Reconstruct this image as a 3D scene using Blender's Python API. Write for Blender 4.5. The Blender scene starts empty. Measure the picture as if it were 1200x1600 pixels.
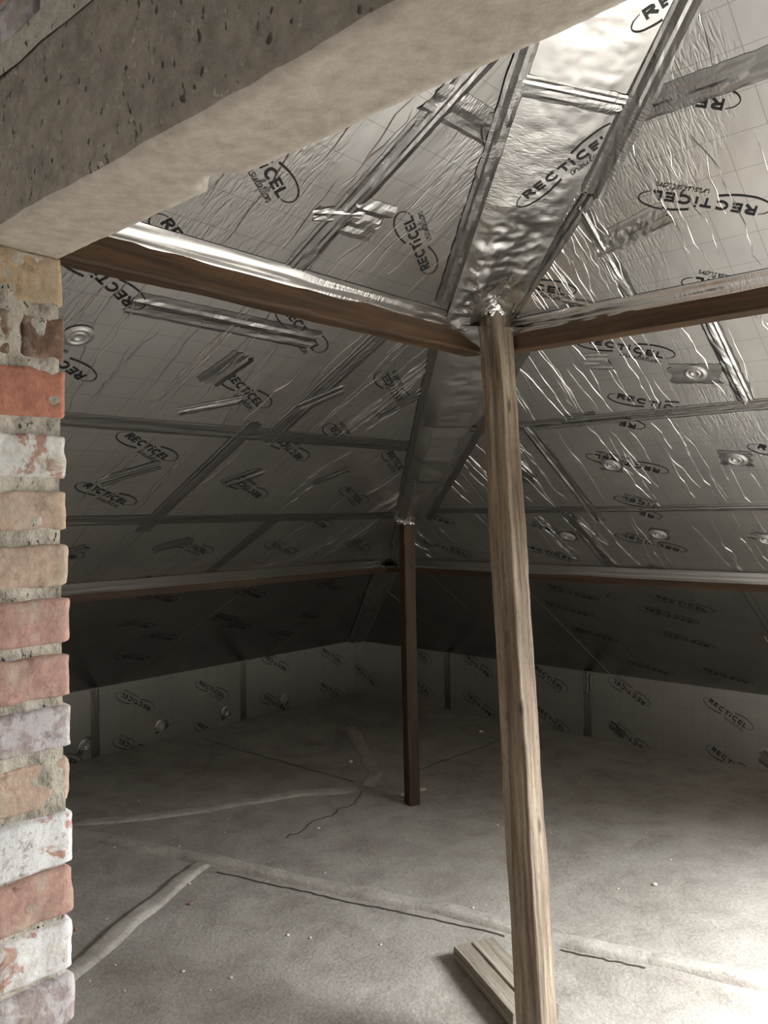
import bpy, bmesh, math, random
from mathutils import Vector, Matrix, noise
random.seed(7)
S = bpy.context.scene
COL = S.collection
PI = math.pi

# ------------------------------------------------------------------ camera
FPX = 1268.0
YAW, PITCH, ROLL = math.radians(41.774), math.radians(-.0377), math.radians(.7243)
CAM = Vector((0, 0, 1.6))
Fw = Vector((0, math.cos(PITCH), math.sin(PITCH)))
U0 = Vector((0, -math.sin(PITCH), math.cos(PITCH)))
R0 = Vector((1, 0, 0))
Rt = R0*math.cos(ROLL) - U0*math.sin(ROLL)
Up = R0*math.sin(ROLL) + U0*math.cos(ROLL)
cd = bpy.data.cameras.new('camera')
cd.sensor_fit = 'VERTICAL'; cd.sensor_height = 36; cd.sensor_width = 27
cd.lens = FPX*36/1600; cd.clip_start = .02
cam = bpy.data.objects.new('camera', cd); COL.objects.link(cam)
m = Matrix((Rt, Up, -Fw)).transposed().to_4x4(); m.translation = CAM
cam.matrix_world = m
S.camera = cam

# ------------------------------------------------------------------ plan frame
# p = distance from the left eaves wall, q = distance from the right eaves wall
KNEE, SL, SR = .4564, .526, .6295
Cn = Vector((-.2677, 7.2173, 0))
uL = Vector((math.sin(YAW), math.cos(YAW), 0)); uR = Vector((-math.cos(YAW), math.sin(YAW), 0))
eP, eQ, eZ = -uR, -uL, Vector((0, 0, 1))
RISE = 3.2
PA, QA = RISE/SL, RISE/SR            # apex of the roof in plan
def W(p, q, z=0.0): return Cn + eP*p + eQ*q + eZ*z
def zL(p): return KNEE + SL*p
def zR(q): return KNEE + SR*q
nL = (eP*SL - eZ).normalized()       # pointing down into the attic
nR = (eQ*SR - eZ).normalized()
PLANES = {'L': (W(0, 0, KNEE), nL), 'R': (W(0, 0, KNEE), nR), 'F': (W(0, 0, 0), eZ),
          'KL': (W(0, 0, 0), eP), 'KR': (W(0, 0, 0), eQ)}
def hit(x, y, pl, z=None):
    d = Fw + Rt*((x-600)/FPX) + Up*((800-y)/FPX)
    o, n = PLANES[pl]
    if z is not None: o = o + eZ*z
    return CAM + d*((o-CAM).dot(n)/d.dot(n))
def PQ(v): return ((v-Cn).dot(eP), (v-Cn).dot(eQ))

# ------------------------------------------------------------------ world, daylight, exposure
wd = bpy.data.worlds.new('world'); S.world = wd; wd.use_nodes = True
wd.node_tree.nodes['Background'].inputs[0].default_value = (.75, .82, .9, 1)
wd.node_tree.nodes['Background'].inputs[1].default_value = .6
S.view_settings.view_transform = 'Standard'; S.view_settings.look = 'None'
S.view_settings.gamma = 1; S.view_settings.use_curve_mapping = False
S.view_settings.exposure = 0.78
S.cycles.use_adaptive_sampling = True; S.cycles.adaptive_threshold = .045
S.cycles.max_bounces = 6; S.cycles.diffuse_bounces = 4; S.cycles.glossy_bounces = 4; S.cycles.transmission_bounces = 0; S.cycles.volume_bounces = 0
def daylight(name, centre, n, along, sx, sy, power, col, spread=180):
    ld = bpy.data.lights.new(name, 'AREA'); ld.shape = 'RECTANGLE'; ld.size = sx; ld.size_y = sy
    ld.energy = power; ld.color = col; ld.spread = math.radians(spread)
    o = bpy.data.objects.new(name, ld); COL.objects.link(o)
    z = -n.normalized(); x = along.normalized(); y = z.cross(x)
    mm = Matrix((x, y, z)).transposed().to_4x4(); mm.translation = centre
    o.matrix_world = mm
    return o
# roof window in the right slope (beyond the right edge of the photo)
WP0, WP1, WQ0, WQ1 = 5.1, 6.4, 1.36, 2.30
wc = W((WP0+WP1)/2, (WQ0+WQ1)/2, zR((WQ0+WQ1)/2))
daylight('roof_window_daylight', wc - nR*.10, nR, eP, (WP1-WP0)-.02, (WQ1-WQ0)*math.sqrt(1+SR*SR)-.02, 225, (1, .998, .985), 145)
# roof window added in the slope behind the camera, as fill light
VP0, VP1, VQ0, VQ1 = 2.6, 3.4, 8.1, 9.0
nB = (-eQ*SR - eZ).normalized()
QE = 2*QA
PE = 2*PA
def zB(q): return KNEE + SR*(QE-q)
vc = W((VP0+VP1)/2, (VQ0+VQ1)/2, zB((VQ0+VQ1)/2))
daylight('back_fill_light', vc - nB*.10, nB, eP, VP1-VP0-.02, (VQ1-VQ0)*math.sqrt(1+SR*SR)-.02, 85, (1, .99, .97), 165)

# ------------------------------------------------------------------ materials
class NT:
    def __init__(s, name):
        s.m = bpy.data.materials.new(name); s.m.use_nodes = True
        s.t = s.m.node_tree; s.b = s.t.nodes['Principled BSDF']
    def n(s, typ, **kw):
        nd = s.t.nodes.new(typ)
        for k, v in kw.items():
            if k.startswith('i_'):
                key = k[2:]; key = int(key) if key.isdigit() else key.replace('_', ' ')
                nd.inputs[key].default_value = v
            else: setattr(nd, k, v)
        return nd
    def l(s, a, b): s.t.links.new(a, b)
    def ramp(s, src, stops, interp='LINEAR'):
        r = s.n('ShaderNodeValToRGB'); r.color_ramp.interpolation = interp
        e = r.color_ramp.elements
        while len(e) < len(stops): e.new(.5)
        for el, (p, c) in zip(e, stops):
            el.position = p; el.color = c if len(c) == 4 else (*c, 1)
        s.l(src, r.inputs[0]); return r.outputs[0]
    def math(s, op, a, b=None):
        nd = s.n('ShaderNodeMath', operation=op)
        for i, v in enumerate((a, b)):
            if v is None: continue
            if isinstance(v, (int, float)): nd.inputs[i].default_value = v
            else: s.l(v, nd.inputs[i])
        return nd.outputs[0]
    def coord(s, kind, scale=(1, 1, 1)):
        tc = s.n('ShaderNodeTexCoord'); mp = s.n('ShaderNodeMapping'); mp.inputs['Scale'].default_value = scale
        s.l(tc.outputs[kind], mp.inputs[0]); return mp.outputs[0]
    def noise(s, vec, scale, detail=4, rough=.5, dist=0):
        nd = s.n('ShaderNodeTexNoise'); nd.inputs['Scale'].default_value = scale
        nd.inputs['Detail'].default_value = detail; nd.inputs['Roughness'].default_value = rough
        nd.inputs['Distortion'].default_value = dist
        s.l(vec, nd.inputs['Vector']); return nd.outputs[0]
    def mix(s, f, a, b, mode='MIX'):
        nd = s.n('ShaderNodeMix', data_type='RGBA', blend_type=mode)
        if isinstance(f, (int, float)): nd.inputs[0].default_value = f
        else: s.l(f, nd.inputs[0])
        for i, v in ((6, a), (7, b)):
            if isinstance(v, tuple): nd.inputs[i].default_value = v if len(v) == 4 else (*v, 1)
            else: s.l(v, nd.inputs[i])
        return nd.outputs[2]
    def bump(s, h, strength, dist, prev=None):
        b = s.n('ShaderNodeBump'); b.inputs['Strength'].default_value = strength; b.inputs['Distance'].default_value = dist
        s.l(h, b.inputs['Height'])
        if prev is not None: s.l(prev, b.inputs['Normal'])
        return b.outputs[0]
    def col(s, c):
        if isinstance(c, tuple): s.b.inputs['Base Color'].default_value = (*c, 1)
        else: s.l(c, s.b.inputs['Base Color'])
    def set(s, **kw):
        for k, v in kw.items(): s.b.inputs[k.replace('_', ' ')].default_value = v

M = {}
def foil(name, base=.80, rough=.24, wr=1.0, grid=True, metal=.95):
    t = NT(name)
    uv = t.n('ShaderNodeUVMap').outputs[0]
    def mp(sc):
        x = t.n('ShaderNodeMapping'); x.inputs['Scale'].default_value = sc; t.l(uv, x.inputs[0]); return x.outputs[0]
    # fine shrink wrinkles running up the slope, patchy
    w1 = t.noise(mp((90, 16, 1)), 1, 2, .5, .6)
    w1 = t.math('ABSOLUTE', t.math('SUBTRACT', w1, .5))
    w1 = t.math('SUBTRACT', 1, t.math('MULTIPLY', w1, 5))
    patch = t.ramp(t.noise(mp((2.2, 1.4, 1)), 1, 2), [(.45, (0, 0, 0)), (.62, (1, 1, 1))])
    w1 = t.math('MULTIPLY', w1, patch)
    w2 = t.noise(mp((9, 5, 1)), 1, 2, .6)
    w3 = t.noise(mp((2.3, 1.7, 1)), 1, 2)
    nb = t.bump(w3, .25*wr, .02)
    nb = t.bump(w2, .3*wr, .006, nb)
    nb = t.bump(w1, .32*wr, .0022, nb)
    t.l(nb, t.b.inputs['Normal'])
    stain = t.ramp(t.noise(mp((1.3, 1.1, 1)), 2, 5), [(.3, (base*.86,)*3), (.7, (base*1.04, base*1.03, base))])
    if grid:
        sx = t.n('ShaderNodeSeparateXYZ'); t.l(uv, sx.inputs[0])
        g = None
        for ch in (0, 1):
            fr = t.math('FRACT', t.math('MULTIPLY', sx.outputs[ch], 1/.1))
            ln = t.math('LESS_THAN', fr, .016)
            g = ln if g is None else t.math('MAXIMUM', g, ln)
        c = t.mix(t.math('MULTIPLY', g, .5), stain, (.12, .12, .12))
    else: c = stain
    t.col(c)
    t.set(Metallic=metal, Roughness=rough)
    M[name] = t.m; return t.m
foil('foil_board')
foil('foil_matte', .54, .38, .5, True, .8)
foil('foil_shaded', .44, .26, .8)  # darker foil copy: shade below the lower purlins put into its colour
foil('foil_tape', .42, .22, 1.0, False)
foil('foil_crumple', .68, .2, .6, False)
t = NT('print_ink'); t.col((.012, .012, .013)); t.set(Roughness=.45); M['ink'] = t.m
t = NT('foam_edge'); t.col(t.ramp(t.noise(t.coord('Object', (1, 1, 1)), 40), [(.3, (.55, .45, .25)), (.7, (.68, .58, .36))])); t.set(Roughness=.9); M['foam'] = t.m
t = NT('plastic'); t.col((.45, .45, .44)); t.set(Roughness=.5); M['plastic'] = t.m

def wood(name, dark, mid, light, rough=.75, sc=1.0, wear=None):
    t = NT(name)
    oi = t.n('ShaderNodeObjectInfo')
    tc = t.n('ShaderNodeTexCoord')
    ad = t.n('ShaderNodeVectorMath', operation='ADD'); t.l(tc.outputs['Object'], ad.inputs[0])
    sc2 = t.n('ShaderNodeVectorMath', operation='SCALE'); sc2.inputs['Scale'].default_value = 7.3
    cb = t.n('ShaderNodeCombineXYZ'); t.l(oi.outputs['Random'], cb.inputs[0]); t.l(cb.outputs[0], sc2.inputs[0]); t.l(sc2.outputs[0], ad.inputs[1])
    def mp(s3):
        x = t.n('ShaderNodeMapping'); x.inputs['Scale'].default_value = s3; t.l(ad.outputs[0], x.inputs[0]); return x.outputs[0]
    g = t.noise(mp((45*sc, 45*sc, 2.2*sc)), 1, 5, .6, .5)
    g2 = t.noise(mp((160*sc, 160*sc, 14*sc)), 1, 3, .5)
    bl = t.noise(mp((5, 5, 1.6)), 1, 3)
    c = t.ramp(g, [(.28, dark), (.5, mid), (.72, light)])
    c = t.mix(t.ramp(bl, [(.35, (0, 0, 0)), (.65, (.75, .75, .75))]), c, t.ramp(g, [(.3, dark), (.8, mid)]))
    kn = t.n('ShaderNodeTexVoronoi'); kn.inputs['Scale'].default_value = 1; t.l(mp((14, 14, 4.5)), kn.inputs['Vector'])
    kk = t.ramp(kn.outputs['Distance'], [(.06, (1, 1, 1)), (.16, (0, 0, 0))])
    c = t.mix(t.math('MULTIPLY', kk, .75), c, tuple(v*.35 for v in dark))
    c = t.mix(.4, c, t.mix(g2, tuple(v*.55 for v in dark), light), 'OVERLAY')
    sp = t.ramp(t.noise(mp((210, 210, 45)), 1, 2), [(.33, (1, 1, 1)), (.41, (0, 0, 0))])
    c = t.mix(t.math('MULTIPLY', sp, .38), c, tuple(v*.5 for v in dark))
    t.col(c)
    nb = t.bump(g, .6, .004); nb = t.bump(g2, .5, .0015, nb)
    t.l(nb, t.b.inputs['Normal']); t.set(Roughness=rough)
    M[name] = t.m
wood('wood_post', (.085, .062, .045), (.31, .255, .20), (.58, .525, .45), .85)
wood('wood_dark', (.04, .022, .011), (.12, .068, .032), (.21, .125, .062), .62)
wood('wood_old', (.026, .014, .006), (.08, .044, .02), (.13, .075, .036), .65)
wood('wood_plank', (.17, .15, .12), (.36, .33, .28), (.5, .47, .42), .85)

t = NT('screed')
v = t.coord('Object')
n1 = t.noise(v, .9, 4, .6, .3); n2 = t.noise(v, 5, 5, .65, .4); n3 = t.noise(v, 70, 3, .6); n4 = t.noise(v, 260, 2, .5)
c = t.ramp(n1, [(.32, (.22, .20, .176)), (.55, (.36, .343, .315)), (.72, (.46, .445, .42))])
c = t.mix(.55, c, t.ramp(n2, [(.3, (.17, .153, .132)), (.52, (.37, .352, .325)), (.75, (.51, .497, .468))]))
c = t.mix(.25, c, t.ramp(n3, [(.3, (.12, .11, .10)), (.7, (.5, .47, .42))]))
t.col(c); t.set(Roughness=.92)
nb = t.bump(n2, .5, .02); nb = t.bump(n3, .55, .006, nb); nb = t.bump(n4, .4, .002, nb); t.l(nb, t.b.inputs['Normal']); M['screed'] = t.m

t = NT('screed_seam'); v = t.coord('Object')
n2 = t.noise(v, 9, 6, .65, .4); n3 = t.noise(v, 70, 4, .6)
t.col(t.mix(.3, t.ramp(n2, [(.3, (.27, .25, .22)), (.7, (.52, .50, .46))]), t.ramp(n3, [(.3, (.2, .19, .17)), (.7, (.6, .57, .53))])))
t.set(Roughness=.9); t.l(t.bump(n3, .5, .006, t.bump(n2, .4, .01)), t.b.inputs['Normal']); M['seam'] = t.m

def conc(name, a, b, pits, bstr=.7):
    t = NT(name); v = t.coord('Object')
    n1 = t.noise(v, 6, 6, .65); n2 = t.noise(v, 45, 5, .65); n3 = t.noise(v, 160, 3, .6)
    c = t.ramp(n1, [(.3, a), (.7, b)])
    c = t.mix(.45, c, t.ramp(n2, [(.3, tuple(x*.6 for x in a)), (.7, tuple(min(1, x*1.25) for x in b))]))
    if pits:
        pk = t.ramp(t.noise(t.coord('Object', (95, 95, 60)), 1, 2, .5), [(.27, (1, 1, 1)), (.34, (0, 0, 0))])
        lt = t.ramp(t.noise(t.coord('Object', (120, 120, 80)), 1, 2, .5), [(.67, (0, 0, 0)), (.74, (1, 1, 1))])
        c = t.mix(t.math('MULTIPLY', pk, .85), c, tuple(x*.25 for x in a))
        c = t.mix(t.math('MULTIPLY', lt, .7), c, (.5, .47, .42))
        h = t.math('SUBTRACT', n2, t.math('MULTIPLY', pk, 1.2))
    else: h = n2
    t.col(c); t.set(Roughness=.95)
    nb = t.bump(h, bstr, .006); nb = t.bump(n3, .4*bstr, .002, nb); t.l(nb, t.b.inputs['Normal']); M[name] = t.m
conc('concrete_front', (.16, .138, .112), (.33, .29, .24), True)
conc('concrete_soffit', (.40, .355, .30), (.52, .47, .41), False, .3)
conc('mortar', (.33, .30, .245), (.50, .465, .395), True, 1.0)

def brick_mat(name, a, b, paint=None, amount=0.0):
    t = NT(name); v = t.coord('Object')
    oi = t.n('ShaderNodeObjectInfo')
    ad = t.n('ShaderNodeVectorMath', operation='ADD'); t.l(v, ad.inputs[0]); t.l(oi.outputs['Location'], ad.inputs[1]); v = ad.outputs[0]
    n1 = t.noise(v, 22, 5, .65); n2 = t.noise(v, 80, 4, .65)
    c = t.ramp(n1, [(.3, a), (.7, b)])
    c = t.mix(.35, c, t.ramp(n2, [(.3, tuple(x*.5 for x in a)), (.7, tuple(min(1, x*1.3) for x in b))]))
    if paint:
        n3 = t.noise(v, 30, 4, .6, .4)
        k = t.ramp(n3, [(.62-.5*amount, (0, 0, 0)), (.68-.5*amount, (1, 1, 1))])
        c = t.mix(k, c, paint)
    n5 = t.noise(v, 45, 4, .7); c = t.mix(t.ramp(n5, [(.28, (.75, .75, .75)), (.42, (0, 0, 0))]), c, tuple(x*.42 for x in a))
    # mortar smears
    n4 = t.noise(v, 17, 5, .75); k = t.ramp(n4, [(.50, (0, 0, 0)), (.68, (.8, .8, .8))])
    if name != 'brick_red': c = t.mix(k, c, (.42, .375, .30))
    t.col(c); t.set(Roughness=.92)
    nb = t.bump(n1, .5, .006); nb = t.bump(n2, .5, .003, nb); t.l(nb, t.b.inputs['Normal']); M[name] = t.m
brick_mat('brick_tan', (.34, .25, .15), (.48, .36, .23))
brick_mat('brick_brown', (.12, .075, .055), (.22, .13, .09))
brick_mat('brick_red', (.36, .145, .095), (.47, .205, .14))
brick_mat('brick_white', (.34, .19, .155), (.44, .26, .21), (.62, .61, .58), .42)
brick_mat('brick_pale', (.38, .27, .21), (.5, .38, .29))
brick_mat('brick_pink', (.33, .19, .155), (.46, .29, .24))
brick_mat('brick_grey', (.27, .22, .21), (.38, .33, .33), (.45, .42, .43), .3)
brick_mat('brick_painted', (.38, .21, .175), (.48, .29, .24), (.66, .66, .66), .5)
t = NT('window_frame'); t.col((.55, .42, .27)); t.set(Roughness=.5); M['frame'] = t.m
t = NT('pale_chip'); t.col((.72, .68, .6)); t.set(Roughness=.9); M['chip'] = t.m
t = NT('terracotta_chip'); t.col((.42, .24, .17)); t.set(Roughness=.9); M['chip_red'] = t.m

# ------------------------------------------------------------------ object helpers
BASE = {}
def empty(name, loc=(0, 0, 0), **props):
    o = bpy.data.objects.new(name, None); COL.objects.link(o); o.location = loc; o.empty_display_size = .1
    BASE[o.name] = Vector(loc)
    for k, v in props.items(): o[k] = v
    return o
def mesh(name, verts, faces, uvs=None):
    me = bpy.data.meshes.new(name)
    me.from_pydata([tuple(v) for v in verts], [], faces)
    if uvs:
        ul = me.uv_layers.new(name='UVMap')
        for lp in me.loops: ul.data[lp.index].uv = uvs[lp.vertex_index]
    me.update(); return me
def ob(name, verts, faces, mat, parent=None, uvs=None, smooth=False, **props):
    """verts in world space; stored relative to the parent's base"""
    off = BASE.get(parent.name, Vector()) if parent else Vector()
    me = mesh(name, [Vector(v)-off for v in verts], faces, uvs)
    for mt in (mat if isinstance(mat, (list, tuple)) else [mat]): me.materials.append(mt)
    if smooth: me.polygons.foreach_set('use_smooth', [True]*len(me.polygons))
    o = bpy.data.objects.new(name, me); COL.objects.link(o)
    if parent: o.parent = parent
    for k, v in props.items(): o[k] = v
    return o
def obm(name, me, mat4, parent=None, **props):
    o = bpy.data.objects.new(name, me); COL.objects.link(o)
    if parent:
        o.parent = parent; mat4 = Matrix.Translation(-BASE.get(parent.name, Vector())) @ mat4
    o.matrix_local = mat4 if parent else mat4
    for k, v in props.items(): o[k] = v
    return o
def frame(o, x, y, z):
    mm = Matrix((x, y, z)).transposed().to_4x4(); mm.translation = o; return mm
def fix_normals(me):
    bm = bmesh.new(); bm.from_mesh(me); bmesh.ops.recalc_face_normals(bm, faces=bm.faces); bm.to_mesh(me); bm.free()

def slab_poly(name, pts, n, th, mat, parent, uvf, props={}):
    """prism: visible face pts (world), pushed back by th against n"""
    k = len(pts); vs = list(pts) + [p - n*th for p in pts]
    fs = [tuple(range(k)), tuple(range(2*k-1, k-1, -1))] + [(i, i+k, (i+1) % k+k, (i+1) % k) for i in range(k)]
    uvs = [uvf(v) for v in vs]
    o = ob(name, vs, fs, mat, parent, uvs, **props)
    fix_normals(o.data)
    o.data.materials.append(M['foam'])
    for i, pl in enumerate(o.data.polygons):
        if abs(pl.normal.dot(n)) < .5: pl.material_index = 1
    return o

def clip(poly, f):
    out = []
    for i in range(len(poly)):
        a, b = poly[i], poly[(i+1) % len(poly)]; fa, fb = f(*a), f(*b)
        if fa >= 0: out.append(a)
        if fa*fb < 0:
            k = fa/(fa-fb); out.append((a[0]+(b[0]-a[0])*k, a[1]+(b[1]-a[1])*k))
    return out

# ------------------------------------------------------------------ setting: floor
def fnoise(p, q):
    v = Vector((p, q, 0))
    return .010*noise.noise(v*1.1) + .005*noise.noise(v*3.7+Vector((5, 2, 1))) + .002*noise.noise(v*9)
def build_floor():
    vs, fs = [], []
    NP, NQ = 150, 140
    p0, p1, q0, q1 = -.1, PE+.1, -.1, QE+.1
    def tp(i, n, a, b):   # denser where the photo looks
        return a + (b-a)*(i/n)**1.5
    for i in range(NP+1):
        for j in range(NQ+1):
            p, q = tp(i, NP, p0, p1), tp(j, NQ, q0, q1)
            vs.append(W(p, q, fnoise(p, q) - .004))
    for i in range(NP):
        for j in range(NQ):
            a = i*(NQ+1)+j; fs.append((a, a+NQ+1, a+NQ+2, a+1))
    o = ob('floor', vs, fs, M['screed'], None, None, True, kind='structure', label='rough grey screed floor with raised mortar seams')
    if o.data.polygons[0].normal.z < 0: o.data.flip_normals()
    return o
floor = build_floor()
def fz(v): p, q = PQ(v); return fnoise(p, q) - .004
def ridge(pix, width, height, name='screed_ridge', seg=40, taper=True):
    pts = [hit(x, y, 'F') for x, y in pix]
    # resample
    L = [0]
    for a, b in zip(pts, pts[1:]): L.append(L[-1]+(b-a).length)
    vs, fs = [], []; K = 9
    for s in range(seg+1):
        d = L[-1]*s/seg
        i = max(k for k in range(len(pts)-1) if L[k] <= d+1e-9)
        k = (d-L[i])/(L[i+1]-L[i]); c = pts[i].lerp(pts[i+1], k); dr = (pts[i+1]-pts[i]).normalized()
        sd = Vector((-dr.y, dr.x, 0))
        wob = .018*noise.noise(Vector((d*3, 7, width*50)))
        hh = height*(.75+.45*noise.noise(Vector((d*4, 2, 9))))
        ww = width*(1+.25*noise.noise(Vector((d*5, 4, 3))))
        e = min(1, s/3, (seg-s)/3) if taper else 1
        for j in range(K):
            x = -1+2*j/(K-1)
            prof = max(0, 1-abs(x)**4)
            v = c + sd*(wob + x*ww/2)
            z = fz(v) + hh*e*prof*(1+.25*noise.noise(v*25)) - (.006 if j in (0, K-1) else 0)
            vs.append(Vector((v.x, v.y, z)))
    for s in range(seg):
        for j in range(K-1):
            a = s*K+j; fs.append((a, a+1, a+K+1, a+K))
    o = ob(name, vs, fs, M['seam'], floor, None, True); fix_normals(o.data)
    if sum(p.normal.z for p in o.data.polygons) < 0: o.data.flip_normals()
    return o
ridge([(60, 1290), (110, 1300), (200, 1318), (325, 1343), (500, 1380), (690, 1422), (850, 1462), (1000, 1493), (1250, 1550)], .095, .027, seg=110)
ridge([(322, 1345), (250, 1402), (180, 1460), (110, 1520), (40, 1580)], .10, .022, seg=60)
ridge([(110, 1286), (230, 1275), (330, 1261), (450, 1243), (560, 1232)], .11, .014, seg=60)
ridge([(575, 1228), (585, 1205), (565, 1165), (548, 1135)], .10, .018, seg=30)
def crack(pix):
    pts = [hit(x, y, 'F') for x, y in pix]; vs, fs = [], []
    for i, c in enumerate(pts):
        dr = (pts[min(i+1, len(pts)-1)]-pts[max(i-1, 0)]).normalized(); sd = Vector((-dr.y, dr.x, 0))
        for j, x in enumerate((-1, 0, 1)):
            v = c+sd*x*.0032; vs.append(Vector((v.x, v.y, fz(v)+(.0035 if j != 1 else .0015))))
    for i in range(len(pts)-1):
        for j in range(2): a = i*3+j; fs.append((a, a+1, a+4, a+3))
    ob('screed_crack', vs, fs, M['crack'], floor)
t = NT('crack_dirt'); t.col((.085, .072, .058)); t.set(Roughness=1); M['crack'] = t.m
def jag(a, b, n, amp):
    return [(a[0]+(b[0]-a[0])*i/n + random.uniform(-amp, amp), a[1]+(b[1]-a[1])*i/n + random.uniform(-amp, amp)*.5) for i in range(n+1)]
crack(jag((318, 1352), (108, 1512), 26, 2)); crack(jag((340, 1362), (790, 1462), 40, 2)); crack(jag((875, 1482), (1010, 1512), 14, 2)); crack(jag((448, 1308), (556, 1252), 16, 4)); crack(jag((318, 1154), (552, 1222), 14, 2)); crack(jag((652, 1203), (800, 1150), 12, 2)); crack(jag((556, 1252), (566, 1236), 4, 2))

# ------------------------------------------------------------------ setting: insulated slopes and knee walls
ceil_L = empty('ceiling_left', kind='structure', label='left roof slope lined with printed foil insulation boards')
ceil_R = empty('ceiling_right', kind='structure', label='right roof slope lined with printed foil insulation boards')
ceil_H = empty('ceiling_hip', kind='structure', label='crumpled foil lining covering the hip between the slopes')
wall_L = empty('wall_left', kind='structure', label='low foil knee wall under the left slope')
wall_R = empty('wall_right', kind='structure', label='low foil knee wall under the right slope')
ROOT = {'L': ceil_L, 'R': ceil_R, 'KL': wall_L, 'KR': wall_R}
cosL, cosR = 1/math.sqrt(1+SL*SL), 1/math.sqrt(1+SR*SR)
def uvL(v): p, q = PQ(v); return (q, p/cosL)
def uvR(v): p, q = PQ(v); return (p+.37, q/cosR)
def uvKL(v): p, q = PQ(v); return (q+3.1, v.z)
def uvKR(v): p, q = PQ(v); return (p+5.3, v.z)
BOARDS = {'L': [], 'R': [], 'KL': [], 'KR': []}   # (rect, object)
GAP = .0008
# left slope: rows in p, columns in q
P_LOW, P_A, P_B, P_UP, P_C = 1.56, 2.133, 2.715, 3.373, 3.91
Q_LOW, Q_A, Q_B, Q_UP, Q_C = 1.303, 1.8133, 2.357, 2.819, 3.3386
rowsL = [(0, P_LOW, 2.3), (P_LOW, P_A, 2.73), (P_A, P_B, 3.38), (P_B, P_UP, 3.242), (P_UP, P_C, 3.756), (P_C, 4.5, 3.756), (4.5, 5.1, 4.2), (5.1, PA, 4.4)]
rowsR = [(0, Q_LOW, 3.666), (Q_LOW, Q_A, 3.104), (Q_A, Q_B, 3.245), (Q_B, Q_UP, 4.11), (Q_UP, Q_C, 3.922), (Q_C, 3.9, 3.7), (3.9, 4.5, 4.4), (4.5, QA, 4.2)]
def cols(j, lim):
    c = [j]
    while c[0] > 0: c.insert(0, c[0]-1.23)
    while c[-1] < lim: c.append(c[-1]+1.23)
    return c
def tilt(pts, n):
    c = sum(pts, Vector())/len(pts)
    ax = Vector((random.uniform(-1, 1), random.uniform(-1, 1), random.uniform(-1, 1)))
    ax = (ax - n*ax.dot(n)).normalized(); a = math.radians(random.uniform(-.15, .15))
    r = Matrix.Rotation(a, 3, ax)
    return [c + r @ (p-c) for p in pts]
def board(side, poly, win=False):
    if len(poly) < 3: return
    ar = abs(sum(poly[i][0]*poly[(i+1) % len(poly)][1]-poly[(i+1) % len(poly)][0]*poly[i][1] for i in range(len(poly))))/2
    if ar < .01: return
    cx = sum(a for a, b in poly)/len(poly); cy = sum(b for a, b in poly)/len(poly)
    if side == 'L': pts = [W(p, q, zL(p)) for p, q in poly]; n, uvf = nL, uvL
    elif side == 'R': pts = [W(p, q, zR(q)) for p, q in poly]; n, uvf = nR, uvR
    elif side == 'KL': pts = [W(0, a, z) for a, z in poly]; n, uvf = eP, uvKL
    else: pts = [W(a, 0, z) for a, z in poly]; n, uvf = eQ, uvKR
    pts = tilt(pts, n)
    mt = 'foil_matte' if side[0] == 'K' else 'foil_shaded' if (side == 'L' and cx < 1.56) or (side == 'R' and cy < 1.303) else 'foil_board'
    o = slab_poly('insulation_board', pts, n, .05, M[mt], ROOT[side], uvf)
    BOARDS[side].append((poly, o))
for (a, b, j) in rowsL:
    cs = cols(j, QE)
    for q0, q1 in zip(cs, cs[1:]):
        poly = [(a+GAP/2, q0+GAP/2), (b-GAP/2, q0+GAP/2), (b-GAP/2, q1-GAP/2), (a+GAP/2, q1-GAP/2)]
        poly = clip(poly, lambda p, q: SR*q - SL*p + .01)
        poly = clip(poly, lambda p, q: SR*(QE-q) - SL*p)
        poly = clip(poly, lambda p, q: q+.03)
        board('L', poly)
for r, (a, b, j) in enumerate(rowsR):
    cs = cols(j, PE)
    if r in (1, 2): cs = [c for c in cs if c < WP0-.3] + [WP0, WP1] + [WP1+1.2, WP1+2.4, WP1+3.6, WP1+4.8, PE+1]
    for p0, p1 in zip(cs, cs[1:]):
        if r in (1, 2) and abs(p0-WP0) < 1e-6: continue
        poly = [(p0+GAP/2, a+GAP/2), (p1-GAP/2, a+GAP/2), (p1-GAP/2, b-GAP/2), (p0+GAP/2, b-GAP/2)]
        poly = clip(poly, lambda p, q: SL*p - SR*q + .01)
        poly = clip(poly, lambda p, q: SL*(PE-p) - SR*q)
        poly = clip(poly, lambda p, q: p+.03)
        board('R', poly)
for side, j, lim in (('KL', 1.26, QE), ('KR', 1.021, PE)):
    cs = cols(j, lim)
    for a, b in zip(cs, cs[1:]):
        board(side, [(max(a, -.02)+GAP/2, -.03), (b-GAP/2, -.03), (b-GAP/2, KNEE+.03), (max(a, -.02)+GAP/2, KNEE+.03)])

# slopes and walls behind the camera, closing the attic
def quad(name, pts, n, parent=None, uvf=None, **props):
    return slab_poly(name, pts, n, .05, M['foil_board'], parent, uvf or (lambda v: (PQ(v)[0]*1.0, PQ(v)[1]*1.0)), props)
back = empty('ceiling_back', kind='structure', label='roof slope behind the viewer lined with foil boards')
side = empty('ceiling_side', kind='structure', label='far side roof slope lined with foil boards')
BWz = lambda p, q: W(p, q, zB(q))
def backpoly(poly):
    poly = clip(poly, lambda p, q: SL*p - SR*(QE-q)); poly = clip(poly, lambda p, q: SL*(PE-p) - SR*(QE-q))
    if len(poly) > 2: quad('insulation_board', [BWz(p, q) for p, q in poly], nB, back)
for p0, p1, q0, q1 in ((0, PE, QA, VQ0), (0, VP0, VQ0, VQ1), (VP1, PE, VQ0, VQ1), (0, PE, VQ1, QE)):
    backpoly([(p0, q0), (p1, q0), (p1, q1), (p0, q1)])
nS = (-eP*SL - eZ).normalized()
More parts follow.
